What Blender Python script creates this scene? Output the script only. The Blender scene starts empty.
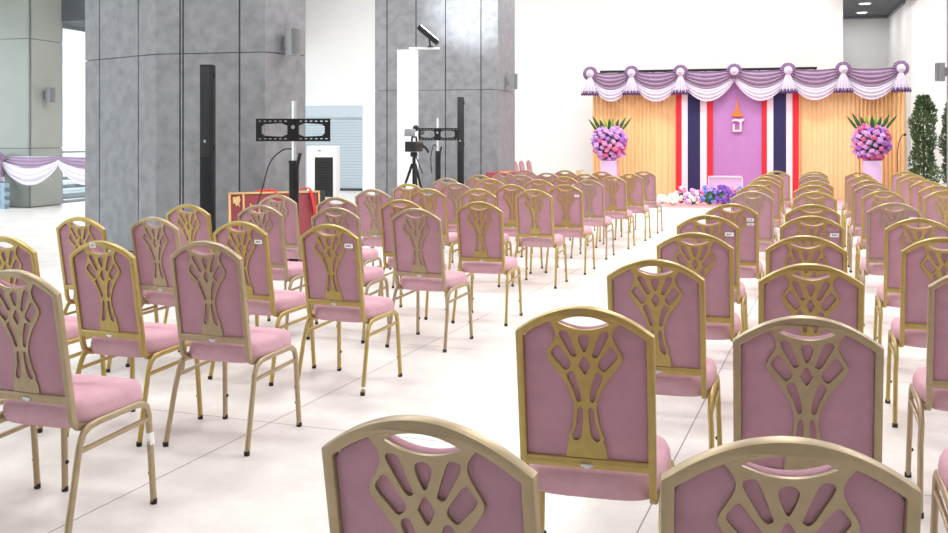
import bpy, bmesh, math, random
from mathutils import Vector, Matrix
from mathutils.geometry import tessellate_polygon
random.seed(7)
PI = math.pi
R = math.radians
S = bpy.context.scene
COL = S.collection
F, CX, HY, H = 1000.0, 474.0, 140.0, 1.385     # focal length (px), centre column, horizon row, eye height (m)

def at(px, Z, h=0.0): return Vector(((px - CX) / F * Z, Z, h))
def hgt(py, Z): return H - (py - HY) / F * Z

# ------------------------------------------------------------------ materials
def s2l(c): return tuple(((v / 255) / 12.92 if v / 255 <= .04045 else ((v / 255 + .055) / 1.055) ** 2.4) for v in c) + (1.0,)
MATS = {}
def mat(name, rgb, rough=.6, metal=0., noise=0., scale=8., bump=0., bscale=60., rgb2=None, spec=.5, stretch=(1, 1, 1), sheen=0.):
    m = bpy.data.materials.new(name); m.use_nodes = True
    nt = m.node_tree; b = nt.nodes['Principled BSDF']
    b.inputs['Roughness'].default_value = rough; b.inputs['Metallic'].default_value = metal
    b.inputs['Specular IOR Level'].default_value = spec
    if sheen: b.inputs['Sheen Weight'].default_value = sheen
    tc = nt.nodes.new('ShaderNodeTexCoord'); mp = nt.nodes.new('ShaderNodeMapping')
    mp.inputs['Scale'].default_value = stretch
    nt.links.new(tc.outputs['Object'], mp.inputs['Vector'])
    c = s2l(rgb)
    if noise or rgb2:
        n = nt.nodes.new('ShaderNodeTexNoise'); n.inputs['Scale'].default_value = scale; n.inputs['Detail'].default_value = 6
        nt.links.new(mp.outputs[0], n.inputs['Vector'])
        r = nt.nodes.new('ShaderNodeValToRGB')
        r.color_ramp.elements[0].position = .32; r.color_ramp.elements[1].position = .68
        c2 = s2l(rgb2) if rgb2 else tuple(min(1, v * (1 + noise)) for v in c[:3]) + (1,)
        c1 = c if rgb2 else tuple(v * (1 - noise) for v in c[:3]) + (1,)
        r.color_ramp.elements[0].color = c1; r.color_ramp.elements[1].color = c2
        nt.links.new(n.outputs['Fac'], r.inputs['Fac']); nt.links.new(r.outputs['Color'], b.inputs['Base Color'])
    else:
        b.inputs['Base Color'].default_value = c
    if bump:
        n2 = nt.nodes.new('ShaderNodeTexNoise'); n2.inputs['Scale'].default_value = bscale
        nt.links.new(mp.outputs[0], n2.inputs['Vector'])
        bp = nt.nodes.new('ShaderNodeBump'); bp.inputs['Strength'].default_value = bump; bp.inputs['Distance'].default_value = .01
        nt.links.new(n2.outputs['Fac'], bp.inputs['Height']); nt.links.new(bp.outputs['Normal'], b.inputs['Normal'])
    MATS[name] = m
    return m
M = MATS
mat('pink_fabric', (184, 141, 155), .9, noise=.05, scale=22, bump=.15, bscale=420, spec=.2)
mat('pink_fabric_lit', (204, 162, 174), .9, noise=.05, scale=20, bump=.15, bscale=420, spec=.2)  # same fabric as the backs, colour lightened for light falling on the seats
mat('gold', (176, 154, 92), .36, .55, noise=.06, scale=30)
mat('champagne', (168, 150, 120), .38, .5, noise=.06, scale=30)
mat('black_rubber', (25, 25, 26), .6)
mat('black_metal', (24, 25, 28), .45, .3)
mat('dark_plastic', (30, 31, 34), .5)
mat('silver', (200, 202, 205), .3, .8)
mat('white_paper', (245, 245, 245), .7)
mat('grey_ink', (120, 120, 125), .8)
mat('concrete', (131, 132, 136), .75, noise=.15, scale=7, bump=.2, bscale=36)
mat('concrete_core', (70, 70, 72), .9)
mat('steel_panel', (150, 154, 148), .34, .0, noise=.03, scale=2)
mat('white_wall', (244, 243, 242), .7, noise=.012, scale=1.5)
mat('dim_wall', (120, 118, 116), .8)
mat('grey_wall', (222, 222, 222), .75)
mat('white_ceiling', (238, 238, 238), .8)
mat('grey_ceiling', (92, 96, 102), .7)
mat('shutter', (196, 208, 216), .5)
mat('slat_shade', (150, 162, 172), .7)  # shutter colour darkened to stand in for shade between slats
mat('white_plastic', (235, 236, 234), .45)
mat('gold_cloth', (252, 214, 160), .75, bump=.1, bscale=150)
mat('purple_cloth', (184, 130, 190), .8, noise=.03, scale=6, bump=.08, bscale=120)
mat('red_cloth', (224, 40, 52), .8, noise=.04, scale=10)
mat('pinkish_white_cloth', (246, 226, 236), .8, noise=.03, scale=10)
mat('navy_cloth', (42, 38, 84), .8, noise=.06, scale=10)
mat('mauve_satin', (164, 138, 168), .42, noise=.08, scale=4, sheen=.3)
mat('rosette_mauve', (140, 110, 148), .5)
mat('white_satin', (226, 218, 232), .5, noise=.03, scale=5)
mat('dark_violet_satin', (122, 84, 140), .5)
mat('orange_gold', (232, 124, 40), .5)
mat('pink_outline', (226, 120, 170), .6)
mat('pink_carpet', (232, 178, 180), .9, noise=.05, scale=30, bump=.2, bscale=200)
mat('lavender_board', (220, 192, 230), .6)
mat('violet_flower', (172, 112, 204), .7, noise=.18, scale=40)
mat('lilac_flower', (208, 160, 224), .7, noise=.14, scale=40)
mat('pink_flower', (232, 148, 196), .7, noise=.14, scale=40)
mat('rose_flower', (220, 110, 160), .7, noise=.15, scale=40)
mat('white_flower', (246, 238, 230), .7, noise=.05, scale=40)
mat('blue_flower', (112, 134, 214), .7, noise=.18, scale=40)
mat('indigo_flower', (124, 84, 178), .7, noise=.18, scale=40)
mat('leaf_green', (50, 92, 46), .5, noise=.25, scale=9)
mat('light_leaf', (132, 172, 72), .5, noise=.15, scale=9)
mat('conifer_leaf', (58, 82, 50), .7, rgb2=(98, 124, 76), scale=3.2)
mat('bark', (84, 66, 50), .9, noise=.2, scale=20)
mat('clay_pot', (90, 84, 80), .7)
mat('dark_red', (150, 66, 76), .6, noise=.1, scale=14)
mat('red_ribbon', (226, 50, 40), .5)
mat('pale_gold', (222, 190, 130), .5)
mat('brushed_grey', (150, 152, 156), .4, .4)
mat('dim_metal', (118, 118, 120), .5, .3)
mat('beige_dry', (222, 204, 176), .8)
mat('paving', (215, 215, 212), .8, noise=.05, scale=3)
mat('step_grey', (140, 146, 152), .8)
mat('pale_building', (232, 236, 238), .8)
mat('blue_glass', (200, 222, 230), .3)
mat('blue_grey_brick', (150, 172, 186), .6)
mat('screen_blue', (90, 150, 220), .3)

# floor: pale polished terrazzo slabs with thin joints and scuffs
def floor_mat():
    m = bpy.data.materials.new('terrazzo'); m.use_nodes = True; nt = m.node_tree; b = nt.nodes['Principled BSDF']
    tc = nt.nodes.new('ShaderNodeTexCoord')
    br = nt.nodes.new('ShaderNodeTexBrick'); br.offset = 0; br.squash = 1
    br.inputs['Scale'].default_value = 1; br.inputs['Brick Width'].default_value = 1.95; br.inputs['Row Height'].default_value = 1.95
    br.inputs['Mortar Size'].default_value = .0035; br.inputs['Mortar Smooth'].default_value = .1
    br.inputs['Color1'].default_value = s2l((236, 232, 229)); br.inputs['Color2'].default_value = s2l((232, 228, 225)); br.inputs['Mortar'].default_value = s2l((150, 146, 142))
    nt.links.new(tc.outputs['Object'], br.inputs['Vector'])
    n = nt.nodes.new('ShaderNodeTexNoise'); n.inputs['Scale'].default_value = 1.7; n.inputs['Detail'].default_value = 8; n.inputs['Roughness'].default_value = .7
    nt.links.new(tc.outputs['Object'], n.inputs['Vector'])
    r = nt.nodes.new('ShaderNodeValToRGB'); r.color_ramp.elements[0].position = .25; r.color_ramp.elements[1].position = .6
    r.color_ramp.elements[0].color = (.78, .775, .77, 1); r.color_ramp.elements[1].color = (1, 1, 1, 1)
    nt.links.new(n.outputs['Fac'], r.inputs['Fac'])
    mx = nt.nodes.new('ShaderNodeMix'); mx.data_type = 'RGBA'; mx.blend_type = 'MULTIPLY'; mx.inputs[0].default_value = 1
    nt.links.new(br.outputs['Color'], mx.inputs[6]); nt.links.new(r.outputs['Color'], mx.inputs[7])
    nt.links.new(mx.outputs[2], b.inputs['Base Color'])
    b.inputs['Roughness'].default_value = .32; b.inputs['Specular IOR Level'].default_value = .4
    return m
M['terrazzo'] = floor_mat()
def glass_mat():
    m = bpy.data.materials.new('window_glass'); m.use_nodes = True; nt = m.node_tree
    for n in list(nt.nodes): nt.nodes.remove(n)
    o = nt.nodes.new('ShaderNodeOutputMaterial'); mx = nt.nodes.new('ShaderNodeMixShader'); t = nt.nodes.new('ShaderNodeBsdfTransparent'); g = nt.nodes.new('ShaderNodeBsdfGlossy')
    t.inputs[0].default_value = (.93, .97, .97, 1); g.inputs['Roughness'].default_value = .03; mx.inputs[0].default_value = .08
    nt.links.new(t.outputs[0], mx.inputs[1]); nt.links.new(g.outputs[0], mx.inputs[2]); nt.links.new(mx.outputs[0], o.inputs[0])
    return m
M['window_glass'] = glass_mat()
def lamp_mat(name, col, st):
    m = bpy.data.materials.new(name); m.use_nodes = True; b = m.node_tree.nodes['Principled BSDF']
    b.inputs['Base Color'].default_value = (1, 1, 1, 1); b.inputs['Emission Color'].default_value = col; b.inputs['Emission Strength'].default_value = st
    M[name] = m
lamp_mat('lamp_lens', (1, .98, .95, 1), 6)

# ------------------------------------------------------------------ mesh helpers
class MB:
    def __init__(s): s.v = []; s.f = []
    def add(s, vs, fs):
        o = len(s.v); s.v += [tuple(v) for v in vs]; s.f += [tuple(i + o for i in f) for f in fs]; return s
    def box(s, c, d, rot=None):
        c = Vector(c); hx, hy, hz = d[0] / 2, d[1] / 2, d[2] / 2
        vs = [Vector((x, y, z)) for x in (-hx, hx) for y in (-hy, hy) for z in (-hz, hz)]
        if rot is not None: vs = [rot @ v for v in vs]
        return s.add([v + c for v in vs], [(0, 1, 3, 2), (4, 6, 7, 5), (0, 4, 5, 1), (2, 3, 7, 6), (0, 2, 6, 4), (1, 5, 7, 3)])
    def tube(s, pts, prof, closed=False, up=None, taper=None):
        """sweep a profile [(a,b)..] or a radius along pts"""
        pts = [Vector(p) for p in pts]
        if not isinstance(prof, (list, tuple)): prof = [(prof * math.cos(2 * PI * k / 8), prof * math.sin(2 * PI * k / 8)) for k in range(8)]
        n = len(pts); m = len(prof); rings = []
        def tan(i):
            a = pts[(i - 1) % n] if (closed or i > 0) else pts[i]; b = pts[(i + 1) % n] if (closed or i < n - 1) else pts[i]
            d1 = (pts[i] - a).normalized() if (pts[i] - a).length > 1e-9 else Vector(); d2 = (b - pts[i]).normalized() if (b - pts[i]).length > 1e-9 else Vector()
            return (d1 + d2).normalized()
        t0 = tan(0); u = Vector(up) if up is not None else (Vector((0, 0, 1)) if abs(t0.z) < .9 else Vector((0, 1, 0)))
        nv = (u - t0 * u.dot(t0)).normalized()
        for i in range(n):
            t = tan(i); nv = (nv - t * nv.dot(t)).normalized(); bv = t.cross(nv); k = taper[i] if taper else 1
            rings.append([pts[i] + (nv * a + bv * b) * k for a, b in prof])
        vs = [p for r in rings for p in r]; fs = []
        for i in range(n if closed else n - 1):
            j = (i + 1) % n
            for k in range(m): fs.append((i * m + k, i * m + (k + 1) % m, j * m + (k + 1) % m, j * m + k))
        if not closed: fs += [tuple(range(m))[::-1], tuple((n - 1) * m + k for k in range(m))]
        return s.add(vs, fs)
    def plate(s, loops, fn, w0, w1):
        """polygon with holes in (u,v), extruded between w0 and w1 through fn(u,v,w)"""
        tri = tessellate_polygon([[Vector((p[0], p[1], 0)) for p in l] for l in loops])
        flat = [p for l in loops for p in l]; n = len(flat)
        vs = [fn(p[0], p[1], w0) for p in flat] + [fn(p[0], p[1], w1) for p in flat]
        fs = [tuple(t) for t in tri] + [tuple(i + n for i in t)[::-1] for t in tri]
        o = 0
        for l in loops:
            k = len(l)
            for i in range(k): fs.append((o + i, o + (i + 1) % k, n + o + (i + 1) % k, n + o + i))
            o += k
        return s.add(vs, fs)
    def grid(s, fn, nu, nv, closed_u=False):
        vs = [fn(i / nu, j / nv) for i in range(nu + (0 if closed_u else 1)) for j in range(nv + 1)]
        c = nu if closed_u else nu + 1; fs = []
        for i in range(nu):
            for j in range(nv):
                a = i % c; b = (i + 1) % c
                fs.append((a * (nv + 1) + j, b * (nv + 1) + j, b * (nv + 1) + j + 1, a * (nv + 1) + j + 1))
        return s.add(vs, fs)
    def lathe(s, prof, c=(0, 0, 0), n=20, sx=1, sy=1):
        c = Vector(c); vs = []
        for r, z in prof:
            for k in range(n): vs.append(c + Vector((r * sx * math.cos(2 * PI * k / n), r * sy * math.sin(2 * PI * k / n), z)))
        fs = [(i * n + k, i * n + (k + 1) % n, (i + 1) * n + (k + 1) % n, (i + 1) * n + k) for i in range(len(prof) - 1) for k in range(n)]
        fs += [tuple(range(n))[::-1], tuple((len(prof) - 1) * n + k for k in range(n))]
        return s.add(vs, fs)
    def ball(s, c, r, nu=10, nv=7, bump=0., sc=(1, 1, 1)):
        c = Vector(c)
        def fn(a, b):
            th = 2 * PI * a; ph = PI * (b - .5); q = r * (1 + bump * math.sin(5 * th) * math.cos(ph) + bump * .7 * math.sin(6 * ph))
            return c + Vector((q * math.cos(th) * math.cos(ph) * sc[0], q * math.sin(th) * math.cos(ph) * sc[1], q * math.sin(ph) * sc[2]))
        return s.grid(fn, nu, nv, True)
    def mesh(s, name, mats, smooth=True, angle=38, bevel=0.):
        me = bpy.data.meshes.new(name); me.from_pydata(s.v, [], s.f)
        bm = bmesh.new(); bm.from_mesh(me)
        bmesh.ops.remove_doubles(bm, verts=bm.verts, dist=1e-6)
        bmesh.ops.recalc_face_normals(bm, faces=bm.faces)
        if bevel:
            es = [e for e in bm.edges if len(e.link_faces) == 2 and e.calc_face_angle(0) > R(50)]
            bmesh.ops.bevel(bm, geom=es, offset=bevel, segments=2, affect='EDGES', profile=.5)
        bm.to_mesh(me); bm.free()
        for m in (mats if isinstance(mats, (list, tuple)) else [mats]): me.materials.append(M[m])
        if smooth:
            me.shade_smooth(); me.set_sharp_from_angle(angle=R(angle))
        return me
    def obj(s, name, mats, parent=None, loc=(0, 0, 0), rz=0., **k):
        o = bpy.data.objects.new(name, s.mesh(name, mats, **k)); COL.objects.link(o)
        o.location = loc; o.rotation_euler = (0, 0, rz); o.parent = parent
        return o
def tag(o, label=None, cat=None, group=None, kind=None):
    for k, v in (('label', label), ('category', cat), ('group', group), ('kind', kind)):
        if v: o[k] = v
    return o
def thing(name, label, cat, loc=(0, 0, 0), rz=0., group=None):
    o = bpy.data.objects.new(name, None); COL.objects.link(o); o.empty_display_size = .1
    o.location = loc; o.rotation_euler = (0, 0, rz); return tag(o, label, cat, group)
def struct(mb, name, mats, parent=None, **k):
    o = mb.obj(name, mats, parent, **k)
    if parent is None: o['kind'] = 'structure'
    return o
def copy_tree(o, parent=None):
    c = o.copy(); COL.objects.link(c); c.parent = parent
    for ch in o.children: copy_tree(ch, c)
    return c
def rrect(a, b, r=.3, n=3):
    """rounded rectangle profile, half sizes a (normal) and b (binormal)"""
    q = min(a, b) * r * 2 if r < .5 else min(a, b); out = []
    for cx, cy, s0 in ((a - q, b - q, 0), (-(a - q), b - q, 90), (-(a - q), -(b - q), 180), (a - q, -(b - q), 270)):
        for k in range(n): t = R(s0 + 90 * k / (n - 1)); out.append((cx + q * math.cos(t), cy + q * math.sin(t)))
    return out
def arc(c, r, a0, a1, n):
    return [(c[0] + r * math.cos(R(a0 + (a1 - a0) * k / n)), c[1] + r * math.sin(R(a0 + (a1 - a0) * k / n))) for k in range(n + 1)]
def spline(pts, n=6, closed=False):
    """Catmull-Rom through 2D/3D points"""
    P = [Vector(p) for p in pts]; out = []; k = len(P)
    for i in range(k if closed else k - 1):
        p0 = P[(i - 1) % k] if closed or i > 0 else P[i]; p1 = P[i]; p2 = P[(i + 1) % k]; p3 = P[(i + 2) % k] if closed or i < k - 2 else p2
        for j in range(n):
            t = j / n
            out.append(.5 * ((2 * p1) + (p2 - p0) * t + (2 * p0 - 5 * p1 + 4 * p2 - p3) * t * t + (3 * p1 - p0 - 3 * p2 + p3) * t ** 3))
    if not closed: out.append(P[-1])
    return out

# ------------------------------------------------------------------ banquet chair
TILT = R(10); BH = .432; HW = .176
def B(u, v, w): return Vector((u, -.185 - v * math.sin(TILT) - w * math.cos(TILT), .487 + v * math.cos(TILT) - w * math.sin(TILT)))
def top_v(u): return BH - 2.25 * u * u           # arched top, v over u
def mirror(l): return [(-u, v) for u, v in l][::-1]
def D(l): return [(u, BH + .004 - d) for u, d in l]   # (u, depth below the top) -> (u, v)
def chair_meshes(tone):
    me = {}
    # back frame: bent tube, upright from under the seat over the arch and down again
    side = []
    low = [(-HW, -.06, .375), (-HW, -.115, .374), (-HW, -.150, .382), (-HW, -.170, .402), (-HW, -.179, .432)]
    vs = top_v(HW); fw = .0105
    m = MB()
    def ring(d):        # outline offset by d from the centre line (outwards positive)
        pts = [(HW + d, -.02 if d > 0 else .0), (HW + d, vs + d * .55 + .001)]
        for k in range(31):
            u = (HW + d) * (1 - 2 * k / 30); 
            if 0 < k < 30:
                sl = -4.5 * u; q = math.hypot(1, sl); pts.append((u, top_v(u) + d * q * (1 if abs(u) < HW else .9)))
        pts += [(-HW - d, vs + d * .55 + .001), (-HW - d, -.02 if d > 0 else .0)]
        return pts
    m.plate([ring(fw), ring(-fw)[::-1]], B, -.0125, .0125)
    for sg in (-1, 1):
        pts = [Vector((sg * -x, y, z)) for x, y, z in low] + [B(sg * HW, v, 0) for v in (-.012, .01)]
        m.tube(pts, rrect(.0104, .0123, .2), up=(1, 0, 0))
    m.box(B(0, -.0, .0), (HW * 2, .022, .020), Matrix.Rotation(TILT, 3, 'X'))
    me['back_frame'] = m.mesh('back_frame', tone, bevel=.003, angle=30)
    # upholstered panel with dipped centre under the hand hole
    e = .010
    outer = [(-HW + e, .0), (HW - e, .0), (HW - e, vs - .014)]
    n = 24
    for k in range(n + 1):
        u = .155 - .31 * k / n; v = top_v(u) - .013
        if abs(u) < .076: v = min(v, BH + .004 - (.034 + .021 * (1 - (u / .076) ** 2)))
        outer.append((u, v))
    outer.append((-HW + e, vs - .014))
    m = MB(); m.plate([outer], B, -.022, .003)
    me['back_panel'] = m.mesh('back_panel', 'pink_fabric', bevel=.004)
    # fretwork splat
    half = D([(.112, .026), (.094, .036), (.079, .058), (.078, .078), (.088, .100), (.102, .128), (.093, .152), (.074, .178), (.057, .202), (.043, .230), (.033, .258), (.030, .280),
              (.033, .310), (.040, .340), (.0495, .366), (.046, .374), (.054, .396), (.055, .424)])
    curve = [tuple(p) for p in spline([(u, v) for u, v in half], 3)]
    curve = [(u, v) for u, v in curve]
    topedge = [(u, top_v(u) - .002) for u in [-.112 + .224 * k / 16 for k in range(17)]]
    outer = topedge + curve[1:] + mirror(curve[1:])
    up_ = [(u, top_v(0) + .004 - (.0175 + .0185 * (abs(u) / .07) ** 2.2)) for u in [-.07 + .14 * k / 14 for k in range(15)]]
    dn_ = [(u, top_v(0) + .004 - (.036 + .019 * (1 - (u / .07) ** 2))) for u in [.07 - .14 * k / 14 for k in range(1, 14)]]
    holes = [up_ + dn_]
    def cut(l): holes.append([tuple(p) for p in spline(D(l), 3, True)])
    def both(l): cut(l); cut([(-u, d) for u, d in l][::-1])
    both([(.067, .069), (.058, .059), (.043, .065), (.024, .116), (.022, .129), (.034, .131), (.050, .104)])
    cut([(0, .066), (.0145, .075), (.013, .092), (.004, .114), (0, .117), (-.004, .114), (-.013, .092), (-.0145, .075)])
    both([(.090, .128), (.083, .111), (.071, .100), (.055, .120), (.037, .148), (.040, .162), (.053, .171), (.067, .157)])
    cut([(0, .128), (.0145, .153), (.0135, .159), (0, .182), (-.0135, .159), (-.0145, .153)])
    both([(.049, .189), (.040, .174), (.029, .179), (.018, .212), (.0115, .246), (.015, .260), (.0245, .257), (.033, .225)])
    both([(.008, .284), (.017, .277), (.0235, .294), (.0275, .328), (.038, .360), (.032, .375), (.016, .366), (.0095, .332)])
    m = MB(); m.plate([outer] + holes, B, .003, .0105)
    me['splat'] = m.mesh('splat', tone, angle=25)
    # clip at the foot of the splat
    m = MB(); m.box(B(0, -.008, .014), (.034, .006, .010), Matrix.Rotation(TILT, 3, 'X')); m.box(B(0, -.014, .014), (.014, .006, .008), Matrix.Rotation(TILT, 3, 'X'))
    me['clip'] = m.mesh('clip', 'silver', bevel=.0015)
    # seat pad
    def sq(th, e): c, s_ = math.cos(th), math.sin(th); return (math.copysign(abs(c) ** (2 / e), c), math.copysign(abs(s_) ** (2 / e), s_))
    lay = [(.0, .368), (.84, .368), (.95, .373), (1., .390), (1.012, .415), (.995, .440), (.94, .456), (.8, .463), (.5, .470), (.0, .473)]
    m = MB(); n = 48
    def seat(a, b):
        r, z = lay[int(round(b * (len(lay) - 1)))]; x, y = sq(2 * PI * a, 4.2)
        w = .2 + .008 * y
        return Vector((x * w * r, .028 + y * .194 * r, z + (.006 if y > .5 and r < .95 else 0)))
    m.grid(seat, n, len(lay) - 1, True)
    me['seat'] = m.mesh('seat', 'pink_fabric_lit', angle=60)
    # legs, each a bent tube: half of an inverted U
    for sd, nm in ((-1, 'l'), (1, 'r')):
        x = .2 * sd; xf = .214 * sd
        rear = [Vector((xf, -.248, .012)), Vector((x + .006 * sd, -.19, .25)), Vector((x, -.168, .325)), Vector((x, -.148, .362)), Vector((x, -.118, .380)), Vector((x, -.075, .385)), Vector((x, .03, .388))]
        front = [Vector((x, .03, .388)), Vector((x, .12, .390)), Vector((x, .160, .386)), Vector((x, .188, .368)), Vector((x, .200, .336)), Vector((x + .003 * sd, .205, .25)), Vector((xf - .004 * sd, .218, .012))]
        me['leg_b' + nm] = MB().tube(rear, rrect(.0135, .0105, .5, 4), up=(0, 1, 0)).mesh('leg', tone)
        me['leg_f' + nm] = MB().tube(front, rrect(.0135, .0105, .5, 4), up=(0, 0, 1)).mesh('leg', tone)
        me['cap_b' + nm] = MB().lathe([(.0125, 0), (.0135, .004), (.0130, .020)], (xf, -.250, 0), 12).mesh('foot_cap', 'black_rubber')
        me['cap_f' + nm] = MB().lathe([(.0125, 0), (.0135, .004), (.0130, .020)], (xf - .004 * sd, .218, 0), 12).mesh('foot_cap', 'black_rubber')
        me['buf_' + nm] = MB().ball((xf - .016 * sd, .214, .115), .009, 8, 6).mesh('bumper', 'black_rubber')
        me['str_' + nm] = MB().tube([(x, -.172, .305), (x, .200, .322)], rrect(.0085, .0075, .3)).mesh('side_stretcher', tone)
    return me
def build_chair(tone, me, label):
    t = thing('banquet_chair', label, 'chair')
    def p(key, name, par=t):
        o = bpy.data.objects.new(name, me[key]); COL.objects.link(o); o.parent = par; return o
    for k in ('back_frame', 'back_panel', 'splat', 'clip', 'seat'): p(k, k)
    for k in ('bl', 'br', 'fl', 'fr'):
        l = p('leg_' + k, 'leg'); p('cap_' + k, 'foot_cap', l)
        if k[0] == 'f': p('buf_' + k[1], 'bumper', l)
    p('str_l', 'side_stretcher'); p('str_r', 'side_stretcher')
    return t
def sticker(root, u, d, w=.052, h=.024):
    v = BH + .004 - d
    m = MB(); m.plate([[(u - w / 2, v - h / 2), (u + w / 2, v - h / 2), (u + w / 2, v + h / 2), (u - w / 2, v + h / 2)]], B, .010, .0145)
    o = m.obj('sticker', 'white_paper', root); o['label'] = 'small white paper sticker'
    m = MB()
    for k in range(3):
        a = u - w * .28 + k * w * .2
        m.plate([[(a, v - h * .18), (a + w * .13, v - h * .18), (a + w * .13, v + h * .2), (a, v + h * .2)]], B, .0146, .0150)
    m.obj('print', 'grey_ink', o)

ORD = 'nearest second third fourth fifth sixth seventh eighth ninth tenth eleventh twelfth'.split()
# columns of chairs: top-of-back pixel (x, y), yaw, frame tone, note
C1 = [(13.5, 270, 19, 'c', '', 1.02), (204.5, 241, 19, 'c', '', 1.015), (328, 224.4, 22, 'g', 's'), (415, 208.5, 22, 'c', '', 1.012), (478.8, 201.8, 17, 'g', ''), (533.5, 189.4, 18.5, 'g', ''),
      (565, 184.8, 19, 'g', 's'), (588.4, 179.8, 19, 'c', ''), (612, 176.3, 18.5, 'g', ''), (630, 173.6, 18.5, 'g', ''), (643.5, 171.1, 19, 'c', '')]
C2 = [(-107, 269, 19, 'c', ''), (100, 241, 20, 'g', 't'), (239, 221.2, 22, 'g', 's'), (334.5, 207.4, 18, 'c', ''), (400.5, 199.6, 19, 'g', ''), (477.5, 188.9, 18, 'g', ''), (511, 184.5, 19, 'g', ''),
      (538.4, 179.5, 18, 'g', ''), (564, 176.5, 18.5, 'g', 's'), (584.8, 173.8, 18.5, 'g', ''), (601.6, 171.3, 18.5, 'g', '')]
C3 = [(3, 236.6, 19, 'g', ''), (153, 217, 24, 'c', ''), (259, 204.9, 19, 'c', ''), (336, 197.2, 18, 'c', ''), (427.6, 188.6, 18.5, 'g', ''), (455.6, 183, 18, 'c', ''),
      (490, 178.7, 18.5, 'g', ''), (521, 175, 18.5, 'c', ''), (546.7, 172.6, 18.5, 'c', ''), (564.7, 170.2, 18.5, 'g', '')]
C4 = [(79, 216.8, 21, 'g', ''), (187, 204.4, 19, 'g', ''), (277, 194.7, 20, 'c', ''), (372.2, 189.2, 18, 'c', ''), (408, 183.6, 18, 'g', ''), (446, 178, 18, 'c', ''),
      (479.5, 175, 18, 'g', ''), (504, 172.2, 18, 'c', ''), (525, 170, 18.5, 'c', '')]
R1 = [(421.5, 418.5, 24, 'c', ''), (583.5, 307, 15, 'g', '', 1.01), (654.8, 259.6, 18, 'g', ''), (694.5, 232.8, 17.5, 'g', ''), (707.5, 215.3, 18, 'g', 's'), (731.8, 203.8, 18, 'g', 's2'),
      (752.3, 191.5, 18, 'c', ''), (755, 185.2, 18, 'g', ''), (763.5, 180.3, 18, 'g', ''), (765.5, 176.9, 18, 'g', ''), (769.5, 174, 18, 'g', ''), (777, 171, 20, 'g', '')]
R2 = [(789.5, 439.5, 8.5, 'c', ''), (807, 317, 16.5, 'c', ''), (810.8, 264, 15, 'g', ''), (806, 235.9, 18.5, 'g', ''), (812, 216, 17, 'g', 's'), (812.8, 204.5, 17, 'g', ''),
      (815, 191.7, 17, 'g', ''), (813, 185.2, 17, 'g', ''), (816, 180.7, 18, 'g', ''), (814.2, 175.9, 18, 'c', ''), (813.2, 173.5, 18, 'c', ''), (814.5, 171.2, 18, 'g', '')]
R3 = [(1047, 323, 18, 'c', ''), (986, 269, 18, 'c', ''), (944.5, 237.6, 18, 'g', ''), (919, 218.4, 18, 'g', ''), (894.3, 202.9, 17, 'c', 's'), (883.5, 190.8, 18, 'g', ''),
      (873, 184.6, 18, 'c', ''), (869, 180.4, 18, 'g', ''), (863, 176, 18, 'g', ''), (858.6, 172.3, 18, 'g', '')]
R4 = [(946, 190.7, 18, 'g', ''), (938.6, 185.5, 18, 'g', ''), (927.5, 181, 18, 'g', ''), (916, 176.8, 18, 'g', ''), (911.5, 174, 18, 'g', ''), (904.6, 171.4, 18, 'g', '')]
BLOCKS = [(C1, "left block's aisle column", 'banquet chairs in the left block'), (C2, "left block's second column from aisle", 'banquet chairs in the left block'),
          (C3, "left block's third column from aisle", 'banquet chairs in the left block'), (C4, "left block's outermost column", 'banquet chairs in the left block'),
          (R1, "right block's aisle column", 'banquet chairs in the right block'), (R2, "right block's second column", 'banquet chairs in the right block'),
          (R3, "right block's third column", 'banquet chairs in the right block'), (R4, "right block's rightmost column", 'banquet chairs in the right block')]
meshes = {'g': chair_meshes('gold'), 'c': chair_meshes('champagne')}
proto = {k: build_chair(k, meshes[k], '') for k in 'gc'}
used = set()
def put_chair(X, Y, yaw, tone, label, group, sx=1.):
    if tone in used: o = copy_tree(proto[tone])
    else: o = proto[tone]; used.add(tone)
    o.location = (X, Y, 0); o.rotation_euler = (0, 0, -R(yaw)); o.scale = (sx, 1, 1)
    return tag(o, label, 'chair', group)
plain = {}
BACK = .262
pending = []
for col, where, grp in BLOCKS:
    n = len(col)
    for i, (px, py, yaw, tone, note, *kk) in enumerate(col):
        ks = kk[0] if kk else 1.
        Z = (H - .922 * ks) * F / (py - HY); X = (px - CX) / F * Z
        a = R(yaw); X0 = X + BACK * math.sin(a); Y0 = Z + BACK * math.cos(a)
        fr = {'g': 'yellow-gold', 'c': 'tan-gold'}[tone]
        pos = 'nearest the stage' if i == n - 1 else ('nearest camera' if i == 0 else ORD[i] + ' from camera')
        extra = {'s': 'stickered ', 's2': 'double-stickered ', 't': 'white-tagged '}.get(note, '')
        lab = f"{extra}pink chair, {fr} frame, {pos}, {where}"
        sx = {(id(R1), 0): 1.06, (id(R2), 0): 1.05}.get((id(col), i), 1.01 if col in (R1, R2, R3, R4) else .97)
        o = put_chair(X0, Y0, yaw, tone, lab, grp, sx)
        o.scale = (sx * ks, ks, ks)
        pending.append((o, note, col, i))
for o, note, col, i in pending:           # after every copy is made, so that the prototypes stay plain
    if note in ('s', 's2'): sticker(o, .128, .108)
    if note == 's2': sticker(o, .130, .140, .048, .018)
    if col is C2 and i == 0: o['label'] = "pink chair almost wholly out of frame, only a leg showing at far left"
    if note == 't': sticker(o, -.035, .012, .034, .022)
    if col is C1 and i == 0:
        t = MB().tube([(.202, .2035, .27), (.204, .2075, .225)], .0145).obj('tape', 'white_paper', o); t['label'] = 'white tape band'
    if col is C1 and i == 2:
        t = MB().tube([(.2125, -.2415, .045), (.2128, -.244, .033)], .0145).obj('tape', 'white_paper', o); t['label'] = 'white tape band'
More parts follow.
